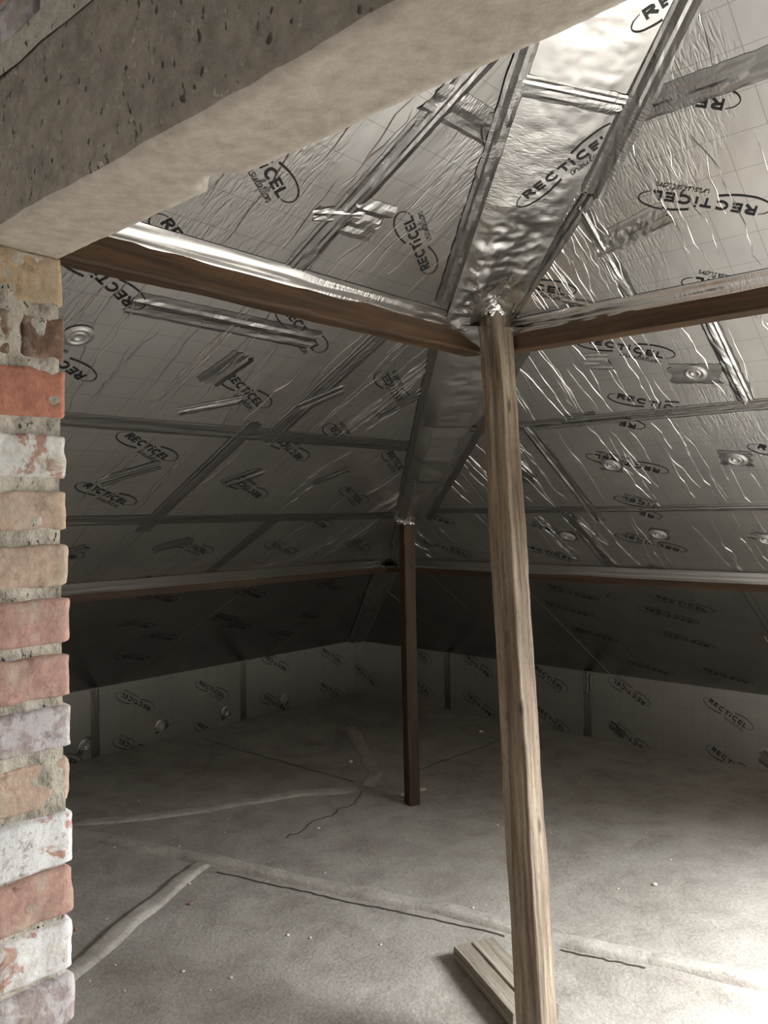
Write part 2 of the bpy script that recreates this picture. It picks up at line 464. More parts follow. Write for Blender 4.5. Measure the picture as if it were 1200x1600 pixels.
quad('insulation_board', [W(PE, 0, KNEE), W(PE, QE, KNEE), W(PA, QA, KNEE+RISE)], nS, side)
wb = empty('wall_back', kind='structure', label='low foil knee wall behind the viewer')
quad('insulation_board', [W(0, QE, 0), W(PE, QE, 0), W(PE, QE, KNEE+.03), W(0, QE, KNEE+.03)], -eQ, wb)
ws = empty('wall_side', kind='structure', label='low foil knee wall on the far side')
quad('insulation_board', [W(PE, 0, 0), W(PE, QE, 0), W(PE, QE, KNEE+.03), W(PE, 0, KNEE+.03)], -eP, ws)
# roof windows (back one added): timber frames in the openings, plus outer upstand
def roofwin(name, corners, n, label):
    root = empty(name, sum(corners, Vector())/4, kind='structure', label=label)
    c = sum(corners, Vector())/4
    for i in range(4):
        a, b = corners[i], corners[(i+1) % 4]
        ai, bi = a+(c-a)*.09, b+(c-b)*.09
        vs = [a+n*.015, b+n*.015, bi+n*.015, ai+n*.015, a-n*.12, b-n*.12, bi-n*.12, ai-n*.12]
        o = ob('frame_bar', vs, [(0, 1, 2, 3), (4, 7, 6, 5), (0, 4, 5, 1), (1, 5, 6, 2), (2, 6, 7, 3), (3, 7, 4, 0)], M['frame'], root); fix_normals(o.data)
roofwin('window_1', [W(WP0, WQ0-.05, zR(WQ0-.05)), W(WP1, WQ0-.05, zR(WQ0-.05)), W(WP1, WQ1+.05, zR(WQ1+.05)), W(WP0, WQ1+.05, zR(WQ1+.05))], nR, 'timber framed roof window in the right slope')
roofwin('added_window_2', [BWz(VP0, VQ0), BWz(VP1, VQ0), BWz(VP1, VQ1), BWz(VP0, VQ1)], nB, 'timber framed roof window added behind the viewer for fill light')

# ------------------------------------------------------------------ creases in the foil facing (raised folds, one mesh per board)
def inside(poly, x, y):
    r = False
    for i in range(len(poly)):
        (x0, y0), (x1, y1) = poly[i], poly[i-1]
        if (y0 > y) != (y1 > y) and x < (x1-x0)*(y-y0)/(y1-y0)+x0: r = not r
    return r
def creases(sd, poly, o, count):
    xs = [a for a, b in poly]; ys = [b for a, b in poly]
    vs, fs, uvs = [], [], []
    for k in range(count):
        if sd == 'L': s, t0, t1 = random.uniform(min(ys), max(ys)), min(xs), max(xs)
        else: s, t0, t1 = random.uniform(min(xs), max(xs)), min(ys), max(ys)
        L = random.uniform(.25, .95)*(t1-t0); st = random.uniform(t0, t1-L)
        drift = random.uniform(-.06, .10)*(1 if sd == 'L' else -1)
        w = random.uniform(.0010, .0023); h = random.uniform(.0008, .0022)
        prev = None; x = s
        n = max(4, int(L/.03))
        for i in range(n+1):
            t = st+L*i/n
            x += random.gauss(0, .0045) + drift*L/n + (random.choice((-1, 1))*.012 if random.random() < .08 else 0)
            pq = (t, x) if sd == 'L' else (x, t)
            if not inside(poly, *pq): prev = None; continue
            e = math.sin(PI*min(1, max(0.02, i/n)))**.4
            c = W(*pq, zL(pq[0]) if sd == 'L' else zR(pq[1])); ac = eQ if sd == 'L' else eP; nn = nL if sd == 'L' else nR
            b = len(vs)
            lean = random.uniform(-.4, .4)
            vs += [c - ac*w*e, c + nn*h*e*(1+random.uniform(-.3, .3)) + ac*w*lean, c + ac*w*e]
            uvs += [(pq[0], pq[1])]*3
            if prev is not None:
                fs += [(prev, prev+1, b+1, b), (prev+1, prev+2, b+2, b+1)]
            prev = b
    if fs:
        nn = nL if sd == 'L' else nR
        cr = ob('foil_crease', [v+nn*.0012 for v in vs], fs, M['foil_crumple'], o, uvs, False, kind='stuff')
for sd in 'LR':
    for poly, o in BOARDS[sd]:
        cx = sum(a for a, b in poly)/len(poly); cy = sum(b for a, b in poly)/len(poly)
        if sd == 'L' and cy < 4.7 and cx < 4.6: creases(sd, poly, o, random.choice((12, 18, 24)) if cx > 1.4 else 6)
        if sd == 'R' and cx < 5 and cy < 4: creases(sd, poly, o, random.choice((22, 28, 34)) if cy > 1.2 else 6)

# ------------------------------------------------------------------ printed marks on the foil
def build_logo_strokes():
    h = .112; T = .0255
    polys = []
    def stroke(pts, w0=T, w1=None):
        w1 = w0 if w1 is None else w1
        n = len(pts)
        ls, rs = [], []
        for i, (x, y) in enumerate(pts):
            a = pts[max(i-1, 0)]; b = pts[min(i+1, n-1)]
            dx, dy = b[0]-a[0], b[1]-a[1]; l = math.hypot(dx, dy) or 1
            w = (w0+(w1-w0)*i/(n-1))/2
            ls.append((x-dy/l*w, y+dx/l*w)); rs.append((x+dy/l*w, y-dx/l*w))
        for i in range(n-1): polys.append([rs[i], rs[i+1], ls[i+1], ls[i]])
    def arc(cx, cy, rx, ry, a0, a1, n=10):
        return [(cx+rx*math.cos(math.radians(a0+(a1-a0)*i/n)), cy+ry*math.sin(math.radians(a0+(a1-a0)*i/n))) for i in range(n+1)]
    H = T/2
    def R(x): 
        stroke([(x+H, 0), (x+H, h)])
        stroke([(x+H, h-H), (x+.06, h-H)] + arc(.06+x, h*.71, .032, h*.29-H, 90, -90, 8) + [(x+H, h*.42+0)])
        stroke([(x+.052, h*.44), (x+.105, 0)], T*1.1)
        return .115
    def E(x):
        stroke([(x+H, 0), (x+H, h)])
        for y in (H, h/2, h-H): stroke([(x+H, y), (x+(.095 if y != h/2 else .088), y)], T*.9)
        return .105
    def Cc(x):
        stroke(arc(x+.073, h/2, .073-H, h/2-H*.8, 48, 312, 14)); return .135
    def Tt(x):
        stroke([(x, h-H), (x+.11, h-H)], T*.95); stroke([(x+.055, 0), (x+.055, h)]); return .115
    def ii(x):
        stroke([(x+H, 0), (x+H, h*.74)]); stroke([(x+H, h*.93), (x+H, h*1.13)]); return .045
    def Ll(x):
        stroke([(x+H, 0), (x+H, h)]); stroke([(x+H, H), (x+.088, H)], T*.95); return .09
    x = 0
    for fn in (R, E, Cc, Tt, ii, Cc, E, Ll): x += fn(x) + .0215
    def curve(pts, n=6):
        out = []
        P = [pts[0]]+pts+[pts[-1]]
        for i in range(1, len(P)-2):
            for k in range(n):
                t = k/n; a, b, c, d = P[i-1:i+3]
                out.append(tuple(.5*((2*b[j])+(-a[j]+c[j])*t+(2*a[j]-5*b[j]+4*c[j]-d[j])*t*t+(-a[j]+3*b[j]-3*c[j]+d[j])*t**3) for j in (0, 1)))
        out.append(pts[-1]); return out
    rs = [(.62, .165), (.78, .205), (.95, .212), (1.08, .175), (1.125, .11), (1.09, .05), (1.02, .018)]
    stroke(curve(rs), .022, .006)
    stroke(curve([(1-a, .112-b) for a, b in rs]), .022, .006)
    # the handwritten second line
    hw = {'i': ([[(0, .05), (.01, 0), (.03, .01)], [(.012, .07), (.016, .08)]], .03),
          'n': ([[(0, .05), (.005, 0), (.012, .035), (.03, .05), (.036, .03), (.038, 0), (.052, .01)]], .052),
          's': ([[(.03, .05), (.01, .045), (.012, .03), (.03, .018), (.02, 0), (0, .005)]], .042),
          'u': ([[(0, .05), (.002, .012), (.015, 0), (.03, .015), (.036, .05), (.036, .005), (.05, .008)]], .052),
          'l': ([[(0, .01), (.022, .06), (.025, .1), (.012, .09), (.01, .02), (.02, 0), (.032, .01)]], .034),
          'a': ([[(.034, .045), (.015, .05), (.002, .02), (.012, 0), (.03, .02), (.036, .048), (.036, .005), (.05, .008)]], .052),
          't': ([[(.014, .095), (.01, .02), (.018, 0), (.032, .01)], [(-.006, .058), (.034, .062)]], .036),
          'o': ([[(.02, .05), (.002, .03), (.01, 0), (.03, .008), (.036, .035), (.02, .05), (.046, .045)]], .048)}
    x = .47
    for ch in 'insulation':
        st, w = hw[ch]
        for s in st: stroke([(x+a*1.2+b*.25, -.105+b*.95) for a, b in (curve(s, 3) if len(s) > 2 else s)], .0075)
        x += w*1.2
    return polys
LOGO = build_logo_strokes()
LOGO_CACHE = {}
LEN = .262
def logo_mesh(x0, x1):
    key = (round(x0, 2), round(x1, 2))
    if key in LOGO_CACHE: return LOGO_CACHE[key]
    vs, fs = [], []
    for po in LOGO:
        q = clip(clip(po, lambda a, b: a-x0), lambda a, b: x1-a)
        if len(q) < 3: continue
        b = len(vs); vs += [((a-.5)*LEN, y*LEN, 0) for a, y in q]; fs.append(tuple(range(b, b+len(q))))
    me = mesh('printed_logo', vs, fs); me.materials.append(M['ink'])
    LOGO_CACHE[key] = me; return me
def unit(v): return v.normalized()
DIR = {'L': unit(eP*-.122 + eQ*-.225 + eZ*-.062), 'R': unit(eP*.222 + eQ*-.112 + eZ*-.07), 'KL': unit(eQ*-.205 + eZ*-.132), 'KR': unit(eP*.23 + eZ*-.138)}
def logo(sd, a, b, x0=-.3, x1=1.3, lift=.0016):
    """a, b: where the base line of the word starts and ends on that surface"""
    A, B = hit(*a, sd), hit(*b, sd)
    n = PLANES[sd][1]; d = DIR[sd]; d = (d - n*d.dot(n)).normalized()
    if (B-A).dot(d) < 0: d = -d
    c = (A+B)/2
    y = n.cross(d)
    p, q = PQ(c)
    key = {'L': (p, q), 'R': (p, q), 'KL': (q, c.z), 'KR': (p, c.z)}[sd]
    par = ROOT[sd]; best = 9
    for poly, o in BOARDS[sd]:
        if inside(poly, *key):
            par = o; nb = o.data.polygons[0].normal.copy(); v0 = o.data.vertices[0].co
            if nb.dot(n) < 0: nb = -nb
            c = c + n*((v0-c).dot(nb)/n.dot(nb)); n = nb; d = (d-n*d.dot(n)).normalized(); y = n.cross(d)
            break
    obm('printed_logo', logo_mesh(x0, x1), frame(c + n*lift, d, y, n), par)
# left slope, above the upper purlin
logo('L', (368, 200), (430, 301)); logo('L', (248, 350), (330, 440), -.3, .43); logo('L', (667, 420), (650, 333)); logo('L', (800, 281), (783, 193))
# left slope, between upper purlin and lower tape lines
for a in [((210, 466), (119, 388)), ((131, 586), (46, 520)), ((351, 588), (403, 636)), ((446, 490), (486, 547)), ((625, 626), (611, 580)),
          ((551, 702), (525, 657), .33, 1.3), ((194, 682), (256, 720)), ((129, 759), (192.5, 790)), ((405, 771), (377, 749)), ((472, 712), (441, 683), -.3, .86),
          ((606, 709), (622, 735)), ((539, 766), (560, 786)), ((279, 847), (315, 865)), ((219, 897), (270, 922), -.3, .6), ((112, 868), (70, 850)),
          ((456, 863), (430, 846)), ((512, 820), (487, 804), -.3, .7), ((573, 858), (551, 843)),
          ((272, 938), (230, 927)), ((244, 980), (186, 968)), ((277, 998), (230, 990)), ((412, 930), (378, 921)), ((372, 968), (330, 960)), ((393, 981), (352, 972)),
          ((531, 919), (506, 910)), ((500, 965), (470, 957)), ((458, 993), (430, 985)), ((230, 1030), (190, 1022))]:
    logo('L', *a)
# right slope
for a in [((758, 432), (883, 467), .60, 1.3), ((1184, 323), (1021, 296)), ((1244, 460), (1081, 432)), ((1124, 158), (962, 128), -.3, .40),
          ((913, 534), (1035, 561)), ((967, 623), (1077, 647), -.3, .8), ((1032, 733), (929, 709)), ((1190, 702), (1298, 727)), ((990, 662), (890, 640), -.3, .26),
          ((1061, 857), (973, 835)), ((1096, 908), (1009, 886), .55, 1.3), ((1022, 804), (930, 782), -.3, .27), ((1068, 800), (974, 775), .42, 1.3),
          ((856, 824), (785, 806)), ((820, 852), (893, 878)), ((668, 848), (722, 868)), ((690, 812), (640, 797)),
          ((927, 934), (853, 914)), ((1023, 933), (1105, 955)), ((1080, 969), (1008, 950)), ((918, 958), (850, 942)), ((1108, 1008), (1035, 988)), ((952, 997), (895, 981)),
          ((1043, 1051), (980, 1034)), ((1166, 1064), (1100, 1046))]:
    logo('R', *a)
# knee walls
for a in [((235, 1104), (191, 1082)), ((312, 1070), (347.5, 1090)), ((230, 1175), (186, 1152)), ((309, 1134), (346, 1155)), ((447, 1043), (415, 1023)), ((444, 1105), (414, 1085)),
          ((503, 1019), (533, 1036)), ((502, 1074), (529, 1088)), ((120, 1190), (70, 1165))]: logo('KL', *a)
for a in [((584, 1062), (558, 1044)), ((635, 1010), (667, 1031)), ((637, 1061), (670, 1082)), ((766, 1051), (726, 1022)), ((769, 1114), (730, 1082)), ((835, 1043), (879, 1082)),
          ((838, 1108), (881, 1144)), ((1010, 1096), (959, 1060)), ((1012, 1170), (960, 1132)), ((1106, 1096), (1166, 1139.5)), ((1110, 1172), (1171, 1216))]: logo('KR', *a)

# ------------------------------------------------------------------ adhesive foil tape over the joints
def tape(A, B, n, width, parent, amp=.0016, name='foil_tape', seg=None, lift=.0022, mat=None, rag=.004):
    d = (B-A); L = d.length; d.normalize(); s = n.cross(d)
    K = 9; seg = seg or max(6, int(L/.022)); r = random.random()*50
    vs, fs, uvs = [], [], []
    for i in range(seg+1):
        for j in range(K):
            x = -1+2*j/(K-1)
            c = A + d*(L*i/seg)
            long_ = noise.noise(Vector((x*3.3, r, L*i/seg*1.3)))          # folds that run along the tape
            fine = noise.noise(Vector((x*9, r+4, L*i/seg*14))) + random.uniform(-.35, .35)
            edge = rag*noise.noise(Vector((x*2, r+9, i*.7))) if j in (0, K-1) else 0
            if i in (0, seg): c = c + d*rag*2*random.uniform(-1, 1)
            hgt = lift + amp*(long_*1.5 + .5*fine)*(1-abs(x)**3) - (.0012 if j in (0, K-1) else 0)
            vs.append(c + s*(x*width/2+edge) + n*max(.0006, hgt)); uvs.append((L*i/seg+r, x*width))
    for i in range(seg):
        for j in range(K-1): a = i*K+j; fs.append((a, a+1, a+K+1, a+K))
    o = ob(name, vs, fs, mat or M['foil_tape'], parent, uvs, False)
    if sum((p.normal.dot(n) for p in o.data.polygons)) < 0: o.data.flip_normals()
    return o
def tl(p, q): return W(p, q, zL(p))
def tr(p, q): return W(p, q, zR(q))
hipq = lambda p: p*SL/SR
hipp = lambda q: q*SR/SL
QW = 4.66
for p in (P_A, P_B): tape(tl(p, hipq(p)+.10), tl(p, QW), nL, .075, ceil_L)
tape(tl(P_C, hipq(P_C)+.1), tl(P_C, 3.80), nL, .085, ceil_L)
tape(tl(P_UP+.03, 3.756), tl(4.6, 3.756), nL, .075, ceil_L, .004)
tape(tl(P_B-.04, 3.242), tl(P_UP-.05, 3.242), nL, .07, ceil_L)
tape(tl(P_A-.09, 3.38), tl(P_B+.06, 3.38), nL, .07, ceil_L)
tape(tl(P_LOW+.04, 2.73), tl(P_A+.01, 2.73), nL, .07, ceil_L)
for q, w, am in ((Q_A, .05, .003), (Q_B, .06, .004), (Q_C, .075, .003)): tape(tr(hipp(q)+.10, q), tr(6.6, q), nR, w, ceil_R, am)
tape(tr(3.922, Q_UP+.03), tr(3.922, Q_C-.18), nR, .05, ceil_R, .006)
tape(tr(4.11, Q_B), tr(4.11, Q_UP-.03), nR, .055, ceil_R, .007)
tape(tr(3.245, Q_A-.09), tr(3.245, Q_B), nR, .06, ceil_R, .005)
tape(tr(3.104, Q_LOW+.03), tr(3.104, Q_A+.02), nR, .06, ceil_R, .004)
tape(tr(3.666, .75), tr(3.666, Q_LOW-.02), nR, .06, ceil_R)
for q in (1.26, 2.49): tape(W(0, q, .0), W(0, q, KNEE-.01), eP, .06, wall_L)
for p in (1.021, 2.257, 3.49): tape(W(p, 0, .0), W(p, 0, KNEE-.01), eQ, .06, wall_R)

def patch(sd, x, y, w, h, rot=0, amp=.004, mat=None):
    c = hit(x, y, sd); n = PLANES[sd][1]
    d = DIR[sd]; d = (d-n*d.dot(n)).normalized(); d = Matrix.Rotation(math.radians(rot), 3, n) @ d
    return tape(c-d*w/2, c+d*w/2, n, h, ROOT[sd], amp, 'tape_patch', max(5, int(w/.012)), .0025, mat, .006)
def washer(sd, x, y, r=.038):
    c = hit(x, y, sd); n = PLANES[sd][1]
    d = DIR[sd]; d = (d-n*d.dot(n)).normalized(); s = n.cross(d)
    prof = [(1.25, .0045), (1.0, .006), (.92, .0105), (.80, .0105), (.72, .006), (.55, .006), (.48, .0095), (.36, .0095), (.28, .005), (.05, .004)]
    N = 28; vs, fs, uvs = [], [], []
    for k, (rr, hh) in enumerate(prof):
        for i in range(N):
            a = 2*PI*i/N; v = c + (d*math.cos(a)+s*math.sin(a))*rr*r + n*(hh*.7+.0008*noise.noise(Vector((i, k, x))))
            vs.append(v); uvs.append((rr*r*math.cos(a), rr*r*math.sin(a)))
    for k in range(len(prof)-1):
        for i in range(N): fs.append((k*N+i, k*N+(i+1) % N, (k+1)*N+(i+1) % N, (k+1)*N+i))
    fs.append(tuple((len(prof)-1)*N+i for i in range(N)))
    o = ob('fixing_washer', vs, fs, M['foil_matte'], ROOT[sd], uvs, True)
    if sum((p.normal.dot(n) for p in o.data.polygons)) < 0: o.data.flip_normals()
for sd, x, y, w, h, rot, am in [('R', 1086, 584, .16, .10, 20, .001), ('R', 957, 727, .09, .09, 10, .001), ('R', 1150, 716, .105, .095, 20, .001), ('R', 887, 838, .09, .08, 35, .001),
                                ('R', 1029, 834, .085, .09, 15, .001), ('R', 1197, 839, .12, .09, 0, .002), ('R', 820, 744, .1, .1, 0, .001), ('R', 1098, 938, .08, .08, 10, .001), ('R', 962, 932, .08, .08, 0, .001),
                                ('KL', 252, 1134, .10, .07, 50, .001), ('KL', 352, 1115, .08, .07, 60, .001), ('KL', 444, 1093, .07, .08, 40, .001), ('KL', 131, 1165, .12, .06, 80, .001),
                                ('KR', 965, 1138, .13, .06, 0, .002), ('KR', 1198, 1184, .07, .1, 0, .001)]:
    patch(sd, x, y, w, h, rot, am)
for sd, x, y in [('R', 1086, 582), ('R', 955, 726), ('R', 1151, 717), ('R', 887, 837), ('R', 1029, 834), ('R', 1198, 842), ('L', 122, 524), ('KL', 250, 1134), ('KL', 352, 1112), ('KL', 444, 1092), ('KL', 132, 1165)]:
    washer(sd, x, y, .032 if sd == 'R' else .034)
# loose crumpled patches on the left slope
for x, y, w, h, rot in [(352, 577, .16, .10, 105), (328, 634, .20, .05, 60), (503, 622, .17, .07, 85), (622, 633, .19, .07, 95), (205, 739, .20, .07, 70), (380, 746, .16, .08, 75),
                        (518, 745, .17, .06, 80), (270, 851, .17, .08, 60), (112, 862, .12, .08, 60)]:
    patch('L', x, y, w, h, rot, .0026)
tape(hit(205, 472, 'L'), hit(492, 532, 'L'), nL, .085, ceil_L, .0045, 'tape_patch')
patch('L', 570, 343, .12, .13, 35, .006, M['foil_crumple']); patch('L', 530, 335, .14, .05, 50, .005)
patch('R', 985, 362, .25, .085, 45, .006, M['foil_crumple']); patch('R', 905, 478, .10, .06, 0, .008)
patch('R', 905, 652, .14, .05, 30, .008); patch('R', 935, 565, .09, .085, 20, .003, M['foil_board'])

# ------------------------------------------------------------------ crumpled foil over the hip
def crumple(v, s=1.0):
    a = 0
    for sc, am in ((3.5, .6), (8, .6), (19, .42), (42, .26)):
        a += am*(1-2.4*abs(noise.noise(v*sc+Vector((sc, 3, 1)))))
    return a*s
SHEETS = []
def hip_sheet(p0, p1, wl, wr, amp, nu, nv, fold=None, peak=None, name='foil_sheet', drop=.02, mat=None, wl1=None, wr1=None, ymod=None):
    vs, fs, uvs = [], [], []
    nH = (nL+nR).normalized()
    wl1 = wl if wl1 is None else wl1; wr1 = wr if wr1 is None else wr1
    for i in range(nu+1):
        t = i/nu; p = p0+(p1-p0)*t; q = hipq(p)
        l = W(p, q + (wl+(wl1-wl)*t), zL(p)); pr = hipp(q) + (wr+(wr1-wr)*t); r = W(pr, q, zR(q))
        for j in range(nv+1):
            x = j/nv
            c = l.lerp(r, x)
            # a rounded fillet across the valley of the hip
            bow = 0
            if fold:
                for (pa, oa), (pb, ob_) in zip(fold, fold[1:]):
                    if pa <= p <= pb: bow = (oa+(ob_-oa)*(p-pa)/(pb-pa))*(min(1, 4*x, 4*(1-x)) if peak is None else max(0, 1-abs(x-peak)/.32))
            e = min(1, 5*x, 5*(1-x))
            cv = Vector((t*(p1-p0)*1.9, x*.35, 1.7))
            k = crumple(Vector((cv.x*1.0, cv.y*.55, p0)))
            am = amp if ymod is None else amp*ymod(t)
            vs.append(c + nH*(.006 + am*e*k + bow)); uvs.append((t*(p1-p0)*1.3, x*.4))
    for i in range(nu):
        for j in range(nv): a = i*(nv+1)+j; fs.append((a, a+1, a+nv+2, a+nv+1))
    o = ob(name, vs, fs, mat or M['foil_crumple'], ceil_H, uvs, True)
    SHEETS.append((vs, fs))
    if sum((p.normal.dot(nH) for p in o.data.polygons)) < 0: o.data.flip_normals()
    return o
# upper sheet (smooth near the top, badly crumpled towards the post)
hip_sheet(3.30, 5.2, .24, .09, .012, 310, 56, wl1=.24, wr1=.16, ymod=lambda t: .16 + .95*max(0, 1-t/.30), fold=[(3.2, -.05), (3.46, -.045), (3.58, -.012), (3.75, 0), (5.3, 0)], peak=.68)
# lower sheet between the two posts, and the last one down to the eaves
hip_sheet(1.62, 3.36, .03, .10, .008, 220, 44, fold=[(1.62, 0), (2.2, .025), (2.46, .004), (2.5, .026), (2.62, .012), (2.66, .032), (2.86, .002), (2.9, .036), (3.36, 0)], wl1=.24, wr1=.2, ymod=lambda t: .3+.7*max(0, 1-t/.3))
hip_sheet(.02, 1.55, .10, .10, .012, 90, 22, wl1=.12, wr1=.12)
def hip_tape(p0, p1, off0, off1, w, side, amp=.003):
    if side == 'L': A, B = W(p0, hipq(p0)+off0, zL(p0)), W(p1, hipq(p1)+off1, zL(p1)); n = nL
    else: A, B = W(p0+off0, hipq(p0), zR(hipq(p0))), W(p1+off1, hipq(p1), zR(hipq(p1))); n = nR
    tape(A+n*.003, B+n*.003, n, w, ceil_H, amp)
hip_tape(3.44, 5.2, .265, .245, .085, 'L', .004)
hip_tape(3.42, 3.80, .075, .16, .04, 'R', .003); hip_tape(3.80, 5.2, .17, .16, .07, 'R', .003)
hip_tape(2.2, 3.33, .08, .235, .075, 'L', .0016); hip_tape(2.1, 3.3, .13, .2, .065, 'R', .0016)
# cross tapes over the sheets
def cross(p, q0, q1, w, amp=.005):
    A = W(p, hipq(p)+q0, zL(p)); q = hipq(p); B = W(hipp(q)+q1, q, zR(q)); nH = (nL+nR).normalized()
    hd = (W(p+1, hipq(p+1), zL(p+1))-W(p, q, zL(p))).normalized(); n = (B-A).cross(hd).normalized()
    if n.z > 0: n = -n
    tape(A+n*.005, B+n*.005, n, w, ceil_H, amp)
cross(4.02, .25, .125, .06, .002)
# printed marks on the sheets
def sheet_logo(a, b, x0=-.3, x1=1.3, p=3.8):
    nH = (nL+nR).normalized()
    o = W(p, hipq(p)+.24, zL(p))
    # the plane through both edges of the sheet
    q = hipq(p); r = W(hipp(q)+.15, q, zR(q)); hd = (W(p+1, hipq(p+1), zL(p+1))-W(p, q, zL(p))).normalized()
    n = (r-o).cross(hd).normalized()
    if n.z > 0: n = -n
    def hp(x, y):
        d = Fw + Rt*((x-600)/FPX) + Up*((800-y)/FPX)
        return CAM + d*((o-CAM).dot(n)/d.dot(n))
    A, B = hp(*a), hp(*b); d = (B-A).normalized(); y = n.cross(d); c = (A+B)/2
    vs, fs = [], []
    for po in LOGO:                                # lay the print onto the crumpled sheet
        qd = clip(clip(po, lambda u, v: u-x0), lambda u, v: x1-u)
        if len(qd) < 3: continue
        # long strokes are cut across so that they follow the folds
        xs = [u for u, v in qd]; ys = [v for u, v in qd]
        ext = max(max(xs)-min(xs), max(ys)-min(ys)); ax = 0 if max(xs)-min(xs) >= max(ys)-min(ys) else 1
        k = max(1, int(ext/.03)); lo = min(xs) if ax == 0 else min(ys)
        for i in range(k):
            e0, e1 = lo+ext*i/k, lo+ext*(i+1)/k
            pc = clip(clip(qd, lambda u, v: (u, v)[ax]-e0), lambda u, v: e1-(u, v)[ax])
            if len(pc) < 3: continue
            ring = []
            for u, v in pc:
                w = c + d*(u-.5)*LEN + y*v*LEN
                h_ = None
                for tree in TREES:
                    loc = tree.ray_cast(w+n*.15, -n, .3)[0]
                    if loc is not None: h_ = loc; break
                if h_ is None: ring = None; break
                ring.append(h_+n*.0015)
            if ring:
                b0 = len(vs); vs += ring; fs.append(tuple(range(b0, b0+len(ring))))
    if fs: ob('printed_logo', vs, fs, M['ink'], ceil_H)
from mathutils.bvhtree import BVHTree
TREES = [BVHTree.FromPolygons([tuple(v) for v in a], b) for a, b in SHEETS]
sheet_logo((830, 305), (953, 222)); sheet_logo((1048, 6), (1166, -72))
sheet_logo((748, 661), (803, 622), -.3, .45, 2.9)

# foil wrapped round the heads of the posts and along the purlins
def bunch(c, r, h, name, parent, seed=0, up=eZ):
    N, K = 40, 12; vs, fs, uvs = [], [], []
    for k in range(K+1):
        for i in range(N):
            a = 2*PI*i/N; t = k/K
            rr = r*(1+.5*t)*(1+.22*noise.noise(Vector((math.cos(a)*3, math.sin(a)*3, t*4+seed)))+.14*noise.noise(Vector((math.cos(a)*9, math.sin(a)*9, t*9+seed))))
            vs.append(c + Vector((math.cos(a)*rr, math.sin(a)*rr, h*t + .012*noise.noise(Vector((a*3, k, seed))))))
            uvs.append((a*r, t*h))
    for k in range(K):
        for i in range(N): fs.append((k*N+i, k*N+(i+1) % N, (k+1)*N+(i+1) % N, (k+1)*N+i))
    o = ob(name, vs, fs, M['foil_crumple'], parent, uvs, False); fix_normals(o.data); return o

# ------------------------------------------------------------------ timber
def timber(name, A, B, w, d, xdir, mat, parent=None, seg=30, jit=.002, wane=.006, taper=1.0, **props):
    """sawn timber from A to B, section w (along xdir) by d; local z runs along it"""
    z = (B-A); L = z.length; z.normalize(); x = (xdir - z*xdir.dot(z)).normalized(); y = z.cross(x)
    # octagonal section so that the arrises are a little worn
    vs, fs = [], []; r = random.random()*90
    cn = [(1, -1), (1, 1), (-1, 1), (-1, -1)]
    for i in range(seg+1):
        t = i/seg; k = 1+(taper-1)*t
        for c, (sx, sy) in enumerate(cn):
            b = wane*(.35+.65*abs(noise.noise(Vector((r+c*3, t*L*4, 1)))))
            jx = jit*noise.noise(Vector((r+c*5, t*L*2.5, 5)))+.5*jit*noise.noise(Vector((r+c*5, t*L*14, 5)))
            jy = jit*noise.noise(Vector((r+c*5, t*L*2.5, 25)))+.5*jit*noise.noise(Vector((r+c*5, t*L*14, 8)))
            X, Y = sx*w/2*k+jx, sy*d/2*k+jy
            if (sx > 0) == (sy < 0): pr = [(X, Y-sy*b*0), (X, Y)]
            p1, p2 = (X-sx*b, Y), (X, Y-sy*b)
            # order counter-clockwise
            if c in (0, 2): seq = [p1, p2]
            else: seq = [p2, p1]
            for (a2, b2) in seq: vs.append(Vector((a2, b2, t*L)))
    N = 8
    for i in range(seg):
        for j in range(N): fs.append((i*N+j, i*N+(j+1) % N, (i+1)*N+(j+1) % N, (i+1)*N+j))
    fs += [tuple(range(N-1, -1, -1)), tuple(seg*N+j for j in range(N))]
    me = mesh(name, vs, fs); me.materials.append(mat); fix_normals(me)
    return obm(name, me, frame(A, x, y, z), parent, **props)

FACE_U = .075; ZU, ZLW = 2.1445, 1.21
# purlins on the left and right slopes
def tag(o, label, cat, group=None):
    o['label'] = label; o['category'] = cat
    if group: o['group'] = group
    return o
hw = .035
tag(timber('purlin', W(P_UP-hw, 2.84, ZU+FACE_U/2), W(P_UP-hw, 4.74, ZU+FACE_U/2), .07, FACE_U, eP, M['wood_dark'], wane=.016, jit=.006, seg=50),
    'dark brown rounded purlin along the left slope, running behind the lintel', 'beam', 'roof purlins')
tag(timber('purlin', W(P_UP-.06, Q_UP-hw, ZU+FACE_U/2), W(8.2, Q_UP-hw, ZU+FACE_U/2), .07, .066, eQ, M['wood_dark'], wane=.004, seg=60),
    'brown squared purlin along the right slope, from the front post to the right edge', 'beam', 'roof purlins')
tag(timber('purlin', W(P_LOW-.03, Q_LOW+.03, ZLW+.02), W(P_LOW-.03, 4.70, ZLW+.02), .06, .04, eP, M['wood_old'], wane=.004, seg=50),
    'thin dark purlin low on the left slope, meeting the brick jamb', 'beam', 'roof purlins')
tag(timber('purlin', W(P_LOW-.06, Q_LOW-.03, ZLW+.02), W(8.6, Q_LOW-.03, ZLW+.02), .06, .04, eQ, M['wood_old'], wane=.004, seg=60),
    'thin dark purlin low on the right slope behind the front post', 'beam', 'roof purlins')
